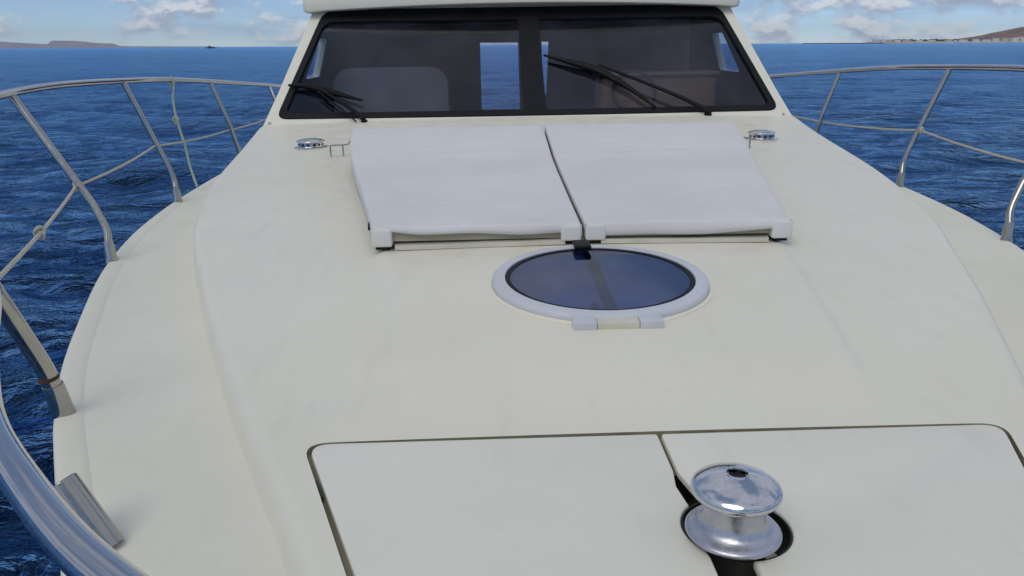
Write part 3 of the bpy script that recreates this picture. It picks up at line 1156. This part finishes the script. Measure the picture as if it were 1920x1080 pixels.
def build_rail():
    half = [(-2.06, 8.2, 0.24), (-2.08, 6.69, 0.358), (-2.085, 5.34, 0.446), (-2.08, 4.62, 0.488), (-2.07, 4.0, 0.508), (-2.055, 3.4, 0.518), (-2.0, 2.93, 0.510), (-1.87, 2.45, 0.490),
            (-1.60, 1.86, 0.450), (-1.262, 1.37, 0.402), (-1.145, 1.235, 0.380), (-0.975, 1.035, 0.350), (-0.857, 0.829, 0.335), (-0.754, 0.663, 0.331), (-0.653, 0.541, 0.330), (-0.542, 0.430, 0.330), (-0.40, 0.325, 0.335), (-0.21, 0.245, 0.335), (0, 0.22, 0.335)]
    full = half + [M(p, -1) for p in half[-2::-1]]
    rail = MB().tube(catmull(full, 10), 0.0145, 16).build('bow_rail', 'rail_steel', yacht, 60)
    st = [([(-1.190, 1.505, -0.078), (-1.196, 1.500, -0.02), (-1.202, 1.490, 0.035), (-1.214, 1.473, 0.100), (-1.262, 1.380, 0.400)], 0.0182),
          ([(-1.672, 2.785, -0.086), (-1.676, 2.79, -0.03), (-1.688, 2.815, 0.030), (-1.735, 2.845, 0.118), (-2.002, 2.935, 0.507)], 0.0140),
          ([(-1.870, 3.955, -0.092), (-1.873, 3.96, -0.03), (-1.890, 3.985, 0.040), (-1.932, 3.995, 0.150), (-2.068, 3.995, 0.504)], 0.0135),
          ([(-1.930, 5.27, -0.095), (-1.938, 5.27, -0.03), (-1.958, 5.265, 0.060), (-1.985, 5.26, 0.180), (-2.085, 5.29, 0.445)], 0.0135),
          ([(-1.955, 6.66, -0.10), (-1.962, 6.66, -0.03), (-1.978, 6.66, 0.03), (-2.0, 6.665, 0.110), (-2.080, 6.68, 0.357)], 0.0135)]
    for s in (1, -1):
        for i, (pts, r) in enumerate(st):
            P = [M(p, s) for p in pts]
            path = [Vector(P[0])] + catmull(P[1:4], 5) + [Vector(P[4])]
            so = MB().tube(path, r, 14).build('stanchion', 'steel', yacht, 60)
            a = Vector(P[0])
            b = Vector(P[1])
            d = (b - a).normalized()
            MB().tube([a - d * 0.004, a + d * 0.004, a + d * 0.02, a + d * 0.055, a + d * 0.068, a + d * 0.071],
                      lambda u: 0.0235 + (r * 1.14 - 0.0235) * min(1, u * 1.15), 16).build('base_socket', 'steel', so, 40)
            if i == 0 and s == 1:
                c = a + (Vector(P[2]) - a) * 0.75
                MB().tube([c, c + d * 0.006], r * 1.12, 16).build('rust_ring', 'rust', so, 40)
    # short polished mooring post by the starboard gunwale
    p0, p1 = Vector((-0.878, 1.030, -0.075)), Vector((-0.945, 1.055, 0.028))
    d = (p1 - p0).normalized()
    MB().tube([p0, p1 - d * 0.004, p1 - d * 0.001, p1], lambda u: 0.0235 if u < 0.6 else (0.0228 if u < 0.9 else 0.0200), 24).build('mooring_post', 'steel', yacht, 40)
    p0, p1 = M(p0, -1), M(p1, -1)
    MB().tube([p0, p1], 0.0185, 20).build('mooring_post', 'steel', yacht, 40)


build_rail()

# ---- cabin: windshield plane helper. x across, s up the slope, off outward
BOW = 0.06


def W(x, s, off=0.0):
    return (x, 5.17 + s * 0.781 - off * 0.625 - BOW * (1 - (x / 1.65) ** 2), 0.205 + s * 0.625 + off * 0.781)


def wplate(outline, holes, off, thick, name, mat, parent, smooth_deg=25):
    bm = plate_bm(outline, holes, thick)
    return MB().from_bm(bm, lambda c: W(c.x, c.y, off + c.z)).build(name, mat, parent, smooth_deg, recalc=True)


def trap(hb, ht, sb, stp, rb, rt_, n=8):
    return round_poly([(-hb, sb), (hb, sb), (ht, stp), (-ht, stp)], [rb, rb, rt_, rt_], n)


def wall_x(z):
    return 1.725 - (z - 0.2) * 0.295


def build_cabin():
    outer = densify(trap(1.725, 1.525, -0.07, 1.16, 0.01, 0.02), 0.12)
    inner = densify(trap(1.655, 1.452, 0.005, 1.125, 0.07, 0.15), 0.12)
    front = wplate(outer, [inner], 0.0, 0.05, 'windshield_surround', 'gelcoat', yacht)
    # black gasket with the two pane openings
    gas_out = densify(trap(1.652, 1.449, 0.008, 1.122, 0.07, 0.15), 0.12)
    s0, s1 = 0.055, 0.985

    def xe(s):
        return 1.655 + (1.462 - 1.655) * (s - 0.005) / 1.07 - 0.045
    lp = densify(round_poly([(-xe(s0), s0), (-0.040, s0), (-0.040, s1), (-xe(s1), s1)], [0.05, 0.015, 0.015, 0.11], 8), 0.12)
    rp = [(-x + 0.055 + 0.055, s) for x, s in lp]
    rp = densify(round_poly([(0.105, s0), (xe(s0), s0), (xe(s1), s1), (0.105, s1)], [0.015, 0.05, 0.11, 0.015], 8), 0.12)
    wplate(gas_out, [lp, rp], 0.008, 0.03, 'windshield_gasket', 'rubber', front)

    def grow(p, g):
        cx = sum(q[0] for q in p) / len(p)
        cy = sum(q[1] for q in p) / len(p)
        return [(q[0] + g * (1 if q[0] > cx else -1), q[1] + g * (1 if q[1] > cy else -1)) for q in p]
    for p in (lp, rp):
        bm = bmesh.new()
        q = densify(p, 0.12)
        vs = [bm.verts.new((a, b, 0)) for a, b in q]
        es = [bm.edges.new((vs[i], vs[(i + 1) % len(vs)])) for i in range(len(vs))]
        bmesh.ops.triangle_fill(bm, use_beauty=True, edges=es, normal=(0, 0, 1))
        face_dir(MB().from_bm(bm, lambda c: W(c.x, c.y, -0.008)).build('windshield_pane', 'windshield_glass', front, 25), (0, -0.625, 0.781))
    # snap studs below the gasket
    for x in (-1.69, -0.96, 0.02, 0.86, 1.67):
        q = W(x, -0.032, 0.0)
        s_ = MB().lathe([(0.010, -0.004), (0.010, 0.003), (0.006, 0.006), (0.0, 0.0065)], 14, capt=False).build('snap_stud', 'steel', front)
        s_.location = q
        s_.rotation_euler.x = rad(51.3) - rad(0)
    # side walls with one window each
    for s in (-1, 1):
        def mp(c):
            return (s * (wall_x(c.y) + c.z), c.x, c.y)

        def yf(z):
            return 5.17 + (z - 0.205) * 1.25 + 0.02
        ol = [(yf(-0.12) + 0.42, -0.12), (9.0, -0.12), (9.0, 0.905), (yf(0.905), 0.905), (yf(0.16), 0.16), (5.30, 0.14), (5.30, -0.12)]
        ol = [(5.33, -0.12), (9.0, -0.12), (9.0, 0.905), (yf(0.905), 0.905), (yf(0.17), 0.17), (5.33, 0.15)]
        hole = round_poly([(5.86, 0.43), (6.42, 0.43), (6.42, 0.715), (6.10, 0.715)], 0.03, 4)
        wl = MB().from_bm(plate_bm(densify(ol, 0.25), [hole], 0.05), mp).build('cabin_side', ['gelcoat'], yacht, 25)
        pb = bmesh.new()
        pb.faces.new([pb.verts.new((a, b, 0)) for a, b in hole])
        face_dir(MB().from_bm(pb, lambda c: mp(Vector((c.x, c.y, c.z - 0.02)))).build('side_window', 'side_glass', wl, 0), (-s, 0, 0))
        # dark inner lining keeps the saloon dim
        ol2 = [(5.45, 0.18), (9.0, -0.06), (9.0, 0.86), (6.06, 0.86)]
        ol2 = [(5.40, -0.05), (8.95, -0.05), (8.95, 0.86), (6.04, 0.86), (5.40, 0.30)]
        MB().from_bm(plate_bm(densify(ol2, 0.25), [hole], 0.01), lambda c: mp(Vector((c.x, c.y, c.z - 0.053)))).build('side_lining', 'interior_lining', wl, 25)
    # aft bulkhead with a doorway and a slim gap beside the door
    hb = [(-1.78, -0.12), (1.78, -0.12), (1.49, 0.9), (-1.49, 0.9)]
    holes = [round_poly([(-0.337, -0.05), (0.10, -0.05), (0.085, 0.672), (-0.337, 0.676)], 0.01, 2), [(0.36, 0.10), (0.40, 0.10), (0.425, 0.676), (0.345, 0.676)]]
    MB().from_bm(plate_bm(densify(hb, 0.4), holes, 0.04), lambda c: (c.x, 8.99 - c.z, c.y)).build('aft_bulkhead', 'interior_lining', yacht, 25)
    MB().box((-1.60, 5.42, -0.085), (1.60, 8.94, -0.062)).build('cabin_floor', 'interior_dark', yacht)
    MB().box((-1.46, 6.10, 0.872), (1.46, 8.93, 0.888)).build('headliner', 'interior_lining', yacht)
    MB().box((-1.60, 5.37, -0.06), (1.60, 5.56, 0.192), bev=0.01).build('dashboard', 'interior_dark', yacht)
    # roof with a rounded forward brow
    rings = []
    hw = 1.585
    outl = []
    n = 28
    for k in range(n + 1):
        x = -hw + 2 * hw * k / n
        outl.append((x, 5.93 - 0.09 * (1 - (x / hw) ** 2)))
    plan = round_poly([*outl, (hw, 9.25), (-hw, 9.25)], [0.05] + [0] * (n - 1) + [0.05, 0.1, 0.1], 5)
    cx, cy = 0, 7.6

    def lvl(inset, z, cam_):
        return [((p[0] - cx) * (1 - inset / 1.585) + cx, (p[1] - cy) * (1 - inset / 1.7) + cy, z + cam_ * (1 - (p[0] / hw) ** 2)) for p in plan]
    rings = [lvl(0.06, 0.893, 0.040), lvl(0.018, 0.890, 0.040), lvl(0.004, 0.896, 0.042), lvl(0.0, 0.910, 0.045), lvl(0.0, 0.99, 0.06), lvl(0.01, 1.01, 0.065), lvl(0.05, 1.03, 0.07), lvl(0.5, 1.06, 0.07)]
    MB().loft(rings).build('cabin_roof', 'gelcoat', yacht, 40)


build_cabin()


def build_wipers():
    def wp(x, s, off):
        return Vector(W(x, s, off))
    # starboard wiper: short twin arm
    specs = [((-1.072, -0.038), (-1.375, 0.235), [(-1.605, 0.305), (-1.50, 0.297), (-1.38, 0.262), (-1.25, 0.210), (-1.10, 0.150)], True),
             ((1.163, -0.018), (0.486, 0.440), [(0.118, 0.570), (0.30, 0.490), (0.47, 0.405), (0.65, 0.245), (0.82, 0.040)], False)]
    for piv, tip, bl, twin in specs:
        base = MB().lathe([(0.024, 0), (0.024, 0.012), (0.017, 0.018), (0.017, 0.034), (0.012, 0.038)], 20).build('windshield_wiper', 'wiper_black', yacht)
        base.location = W(piv[0], piv[1], -0.002)
        base.rotation_euler.x = rad(51.3)
        o = Vector(base.location)
        inv = base.rotation_euler.to_matrix().inverted()

        def L(v):
            return inv @ (Vector(v) - o)
        a0 = wp(*piv, 0.034)
        a1 = wp(*tip, 0.040)
        mid = a0.lerp(a1, 0.35) + Vector((0, -0.006, 0.012))
        path = catmull([L(a0), L(mid), L(a1)], 8)
        MB().tube(path, lambda u: 0.016 - 0.007 * u, 8).build('arm', 'wiper_black', base)
        if twin:
            off = Vector((-0.05, -0.003, -0.012))
            MB().tube([L(a0 + off), L(mid + off * 0.9), L(a1 + off * 0.5)], 0.0055, 8).build('arm', 'wiper_black', base)
        bp = [wp(x, s, 0.022) for x, s in bl]
        blade = MB()
        pp = catmull([L(q) for q in bp], 8)
        blade.tube(pp, lambda u: 0.008 + 0.018 * math.sin(math.pi * u) ** 1.5, 8)
        bo = blade.build('blade', 'wiper_black', base)
        sp = MB()
        pq = catmull([L(wp(x, s, 0.040 - 0.018 * abs(k - 2) / 2)) for k, (x, s) in enumerate(bl)], 8)
        sp.tube(pq[4:-4], 0.006, 6)
        sp.build('blade_bridge', 'wiper_black', bo)


build_wipers()


# ------------------------------------------------------------------ loose things on board (top level)
def aboard(o):
    o.matrix_world = BOAT @ o.matrix_basis
    return o


def build_pad(s, label):
    root = empty('sun_pad', (s * 0.45, 3.1, 0.06))
    outer = curve1([2.27, 2.6, 3.3, 3.65, 3.95], [0.634, 0.700, 0.853, 0.92, 0.955])
    ztop = curve1([2.27, 2.75, 3.15, 3.35, 3.65, 3.95], [0.128, 0.150, 0.172, 0.187, 0.226, 0.262])
    off = Vector((-s * 0.45, -3.1, -0.06))
    r = np.random.default_rng(21 if s < 0 else 37)
    x_in = 0.006

    def P(x, y, z):
        return (s * x + off.x, y + off.y, z + off.z)

    def dk(x, y):
        return trunk_top(x, y)
    # foam cushion
    rings = []
    for y in np.linspace(2.300, 3.93, 22):
        xo = outer(y) - 0.014
        xi = x_in + 0.014
        zb, zt = dk(0.3, y) + 0.022, ztop(y) - 0.008
        rings.append([P(xi, y, zb), P(xo, y, zb), P(xo, y, zt), P(xi, y, zt)])
    MB().loft(rings).build('cushion', 'foam', root, 30)
    # base board
    rings = []
    for y in np.linspace(2.285, 3.90, 14):
        xo = outer(y) - 0.065
        rings.append([P(0.055, y, dk(0.055, y) + 0.003), P(xo, y, dk(xo, y) + 0.003), P(xo, y, dk(xo, y) + 0.017), P(0.055, y, dk(0.055, y) + 0.017)])
    MB().loft(rings).build('base_board', 'board', root, 30)
    # cloth cover: top sheet with rounded edges, full sides, a short wavy flap in front
    ph = r.uniform(0, 6.28, 40)
    creases = [(r.uniform(2.5, 3.8), r.uniform(0.05, 0.7), r.uniform(-0.35, 0.35), r.uniform(0.012, 0.03), r.uniform(-0.0030, 0.0038), r.uniform(0.08, 0.30)) for _ in range(26)]
    creases += [(3.40 if s < 0 else 3.36, 0.40, -0.16 if s < 0 else 0.03, 0.03, 0.006, 0.35), (3.47, 0.55, -0.10, 0.03, -0.004, 0.3)]

    def wrinkle(x, y):
        w = 0
        for cy, cx, sl, wd, am, ln in creases:
            dd = (y - cy - sl * (x - cx)) / wd
            w += am * math.exp(-dd * dd) * math.exp(-((x - cx) / ln) ** 2)
        for k in range(6):
            w += 0.0009 * math.sin(x * (5 + 3.1 * k) + ph[k]) * math.sin(y * (4 + 2.3 * k) + ph[k + 8])
        return w
    ny = 110
    ysr = np.linspace(2.292, 3.945, ny)
    rows = []
    mcol = 44
    er = 0.007

    def row(y, dz=0.0):
        xo = outer(y)
        zt = ztop(y) + dz
        zb_i = dk(x_in, y) + 0.030
        zb_o = dk(xo, y) + 0.026
        pts = [P(x_in, y, min(zb_i, zt - er)), P(x_in, y, zt - er)]
        for a in (30, 60):
            pts.append(P(x_in + er * (1 - math.cos(rad(a))), y, zt - er * (1 - math.sin(rad(a)))))
        for k in range(mcol + 1):
            x = x_in + er + (xo - x_in - 2 * er) * k / mcol
            e = min(1, (x - x_in - er) / 0.05, (xo - er - x) / 0.05)
            puff = 0.0025 * math.sin(math.pi * (x - x_in) / (xo - x_in)) ** 0.5
            pts.append(P(x, y, zt + puff + wrinkle(x, y) * max(0.15, e) * sstep(y, 2.30, 2.50)))
        for a in (60, 30):
            pts.append(P(xo - er * (1 - math.cos(rad(a))), y, zt - er * (1 - math.sin(rad(a)))))
        pts += [P(xo, y, zt - er), P(xo + 0.002, y, min(zb_o, zt - er))]
        return pts
    # wavy front flap
    ncol = len(row(3.0))
    y0 = ysr[0]
    first = row(y0)
    fl = []
    for depth_, yy in ((1.0, 0.008), (0.55, 0.0085), (0.15, 0.0075), (0.02, 0.004)):
        rr = []
        for k, p in enumerate(first):
            x = abs(p[0] - off.x)
            u = (x - x_in) / (outer(y0) - x_in)
            ln = (0.026 + 0.003 * math.sin(5.1 * u + ph[3]) + 0.002 * math.sin(13 * u + ph[4]) - 0.010 * sstep(u, 0.75, 0.95)) if s < 0 else (0.041 + 0.003 * math.sin(4 * u + ph[3]) - 0.016 * sstep(u, 0.55, 0.95))
            ln = max(0.008, ln)
            zt = max(p[2], ztop(y0) + off.z - 0.004) if 3 < k < ncol - 4 else p[2]
            rr.append((p[0], p[1] - yy + 0.002 * math.sin(17 * u + ph[5]) * depth_, p[2] - ln * depth_ if 3 < k < ncol - 4 else p[2] - 0.0 * depth_))
        fl.append(rr)
    rows = fl + [row(y) for y in ysr]
    # back skirt
    last = rows[-1]
    zb = dk(0.5, 3.96) + 0.03 + off.z
    rows.append([(p[0], p[1] + 0.012, p[2] - 0.012) for p in last])
    rows.append([(p[0], p[1] + 0.016, min(p[2] - 0.02, zb)) for p in last])
    cov = MB().loft(rows, closed=False).build('cover', 'cover_cloth', root, 70)
    sol = cov.modifiers.new('thickness', 'SOLIDIFY')
    sol.thickness = 0.0022
    sol.offset = -1
    # corner pockets that hold the cover on the cushion
    for xa, xb in ((x_in + 0.001, x_in + 0.062), (outer(2.30) - 0.060, outer(2.30) + 0.002)):
        zb = dk(xa, 2.3) + 0.014
        bm = bmesh.new()
        bmesh.ops.create_cube(bm, size=1.0)
        for v in bm.verts:
            v.co = Vector((xa + (v.co.x + .5) * (xb - xa), 2.278 + (v.co.y + .5) * 0.075, zb + (v.co.z + .5) * (ztop(2.28) - 0.003 - zb)))
        bmesh.ops.bevel(bm, geom=list(bm.edges), offset=0.007, segments=3, profile=0.5, affect='EDGES')
        MB().from_bm(bm, lambda c: P(c.x, c.y, c.z)).build('corner_pocket', 'cover_cloth', root, 50)
        MB().box(tuple(np.minimum(P(xa + .010, 2.292, zb - 0.010), P(xb - .010, 2.345, zb + 0.004))), tuple(np.maximum(P(xa + .010, 2.292, zb - 0.010), P(xb - .010, 2.345, zb + 0.004)))).build('gap_shadow', 'rubber', root)  # black block painted in as the shadow gap under the pocket
    if s < 0:
        MB().tube([P(outer(2.42) + 0.004, 2.42, dk(.6, 2.42) + 0.035), P(outer(2.42) + 0.005, 2.44, dk(.6, 2.4) + 0.048), P(outer(2.44) + 0.004, 2.47, dk(.6, 2.4) + 0.046)], 0.005, 8).build('strap_end', 'rubber', root)
    tag(root, label, 'sun pad', 'sun pads on the foredeck')
    aboard(root)


build_pad(-1, 'white covered sun pad beside the lifeline with the hanging green rope')
build_pad(1, 'white covered sun pad with the deeper cloth flap, in front of the long wiper')


# ropes
def rope(name, pts, r, mat, label, knots=(), n=8, cat='rope', sag=None):
    root = empty(name, pts[0])
    o = Vector(pts[0])
    if sag is None:
        path = catmull([Vector(p) - o for p in pts], n)
    else:
        path = []
        for i in range(len(pts) - 1):
            a, b = Vector(pts[i]) - o, Vector(pts[i + 1]) - o
            path += [a.lerp(b, k / 10) - Vector((0, 0, sag * 4 * (k / 10) * (1 - k / 10))) for k in range(10)]
        path.append(Vector(pts[-1]) - o)
    MB().tube(path, r, 8).build('strand', mat, root, 60)
    for k in knots:
        kn = MB()
        c = Vector(k) - o
        for j in range(3):
            ring = []
            ax = Vector((random.uniform(-1, 1), random.uniform(-1, 1), random.uniform(-.4, .4))).normalized()
            q = ax.to_track_quat('Z', 'Y')
            for i in range(14):
                a = 2 * math.pi * i / 14
                ring.append(c + q @ Vector((math.cos(a) * r * 2.1, math.sin(a) * r * 2.1, 0)) + Vector((0, 0, (j - 1) * r * 1.2)))
            kn.tube(ring, r * 0.95, 7, closed=True)
        kn.build('knot', mat, root, 60)
    tag(root, label, cat)
    aboard(root)


rl = [(-1.234, 1.432, 0.228), (-1.792, 2.862, 0.180), (-1.958, 3.985, 0.190), (-2.008, 5.272, 0.135), (-2.04, 6.66, 0.12)]
rope('lifeline', rl, 0.0050, 'rope_white', 'thin white rope lifeline tied along the rail with the green rope', [rl[1], (-1.46, 2.01, 0.200), rl[0]], sag=0.012)
rr_ = [(1.234, 1.432, 0.228), (1.792, 2.862, 0.185), (1.958, 3.985, 0.196), (2.008, 5.272, 0.115), (2.04, 6.66, 0.12)]
rope('lifeline', rr_, 0.0050, 'rope_white', 'thin white rope lifeline strung along the rail beside the long wiper', [rr_[2], rr_[1]], sag=0.010)
rope('hanging_rope', [(-2.083, 4.655, 0.500), (-2.060, 4.60, 0.455), (-2.045, 4.53, 0.385), (-2.02, 4.47, 0.310), (-2.00, 4.44, 0.245), (-1.965, 4.40, 0.14), (-1.93, 4.34, 0.03), (-1.885, 4.28, -0.068)], 0.0062, 'rope_green',
     'frayed pale green rope tied to the rail and hanging to the deck edge', [(-2.080, 4.635, 0.486), (-2.070, 4.61, 0.462), (-2.015, 4.45, 0.275)])


# seats, console and curtain seen dimly through the windshield
def build_inside():
    root = empty('saloon_seat', (-1.0, 6.10, -0.06))
    bm = bmesh.new()
    bmesh.ops.create_cube(bm, size=1.0)
    for v in bm.verts:
        v.co = Vector((v.co.x * 0.86, v.co.y * 0.16, (v.co.z + .5) * 0.56))
    bmesh.ops.bevel(bm, geom=[e for e in bm.edges if abs(e.verts[0].co.x - e.verts[1].co.x) < 1e-4 and abs(e.verts[0].co.z - e.verts[1].co.z) < 1e-4], offset=0.14, segments=6, profile=0.5, affect='EDGES')
    MB().from_bm(bm).build('backrest', 'seat_vinyl', root, 40)
    MB().box((-0.42, 0.09, 0), (0.42, 0.6, 0.25), bev=0.04).build('seat', 'seat_vinyl', root)
    tag(root, 'pale grey green seat back behind the shorter wiper', 'seat')
    aboard(root)
    root = empty('helm_console', (1.02, 5.98, -0.06))
    MB().box((-0.44, 0, 0), (0.44, 0.34, 0.47), bev=0.03).build('cabinet', 'wood', root)
    MB().box((-0.46, -0.02, 0.471), (0.46, 0.36, 0.495), bev=0.006).build('top', 'wood', root)
    MB().tube([Vector((0.16 * math.cos(a) - 0.2, -0.06 + 0.05 * math.sin(a), 0.36 + 0.15 * math.sin(a))) for a in np.linspace(0, 2 * math.pi, 25)[:-1]], 0.012, 8, closed=True).build('steering_wheel', 'interior_dark', root)
    tag(root, 'brown wooden helm console behind the long wiper', 'console')
    aboard(root)
    root = empty('curtain', (1.40, 6.45, 0.36))
    mb = MB()
    rows = []
    for z in np.linspace(0, 1, 12):
        w = 0.22 + 0.16 * z ** 0.5 if z < 0.99 else 0.36
        rows.append([(-(0.02 + 0.025 * math.sin(k * 1.25) + 0.20 * (1 - z) ** 2 * 0.2) - 0.06 * z, (k / 30 - 0.1) * w * 2.2, 0.48 * z) for k in range(31)])
    mb.loft(rows, closed=False)
    c = mb.build('cloth', 'curtain', root, 60)
    tag(root, 'pale gathered curtain at the side window above the brown console', 'curtain')
    aboard(root)


build_inside()


# ------------------------------------------------------------------ haze
def build_haze():
    m, t = new_mat('haze_air')
    v = N(t, 'ShaderNodeVolumePrincipled')
    v.inputs['Color'].default_value = (0.76, 0.86, 1.0, 1)
    v.inputs['Density'].default_value = 4.5e-5
    v.inputs['Anisotropy'].default_value = 0.2
    out = N(t, 'ShaderNodeOutputMaterial')
    t.links.new(v.outputs[0], out.inputs[1])
    o = MB().box((-13400, -13400, -4), (13400, 13400, 260)).build('haze', 'haze_air', None, 0)
    tag(o, 'thin pale blue haze over the sea', 'haze', kind='stuff')


build_haze()
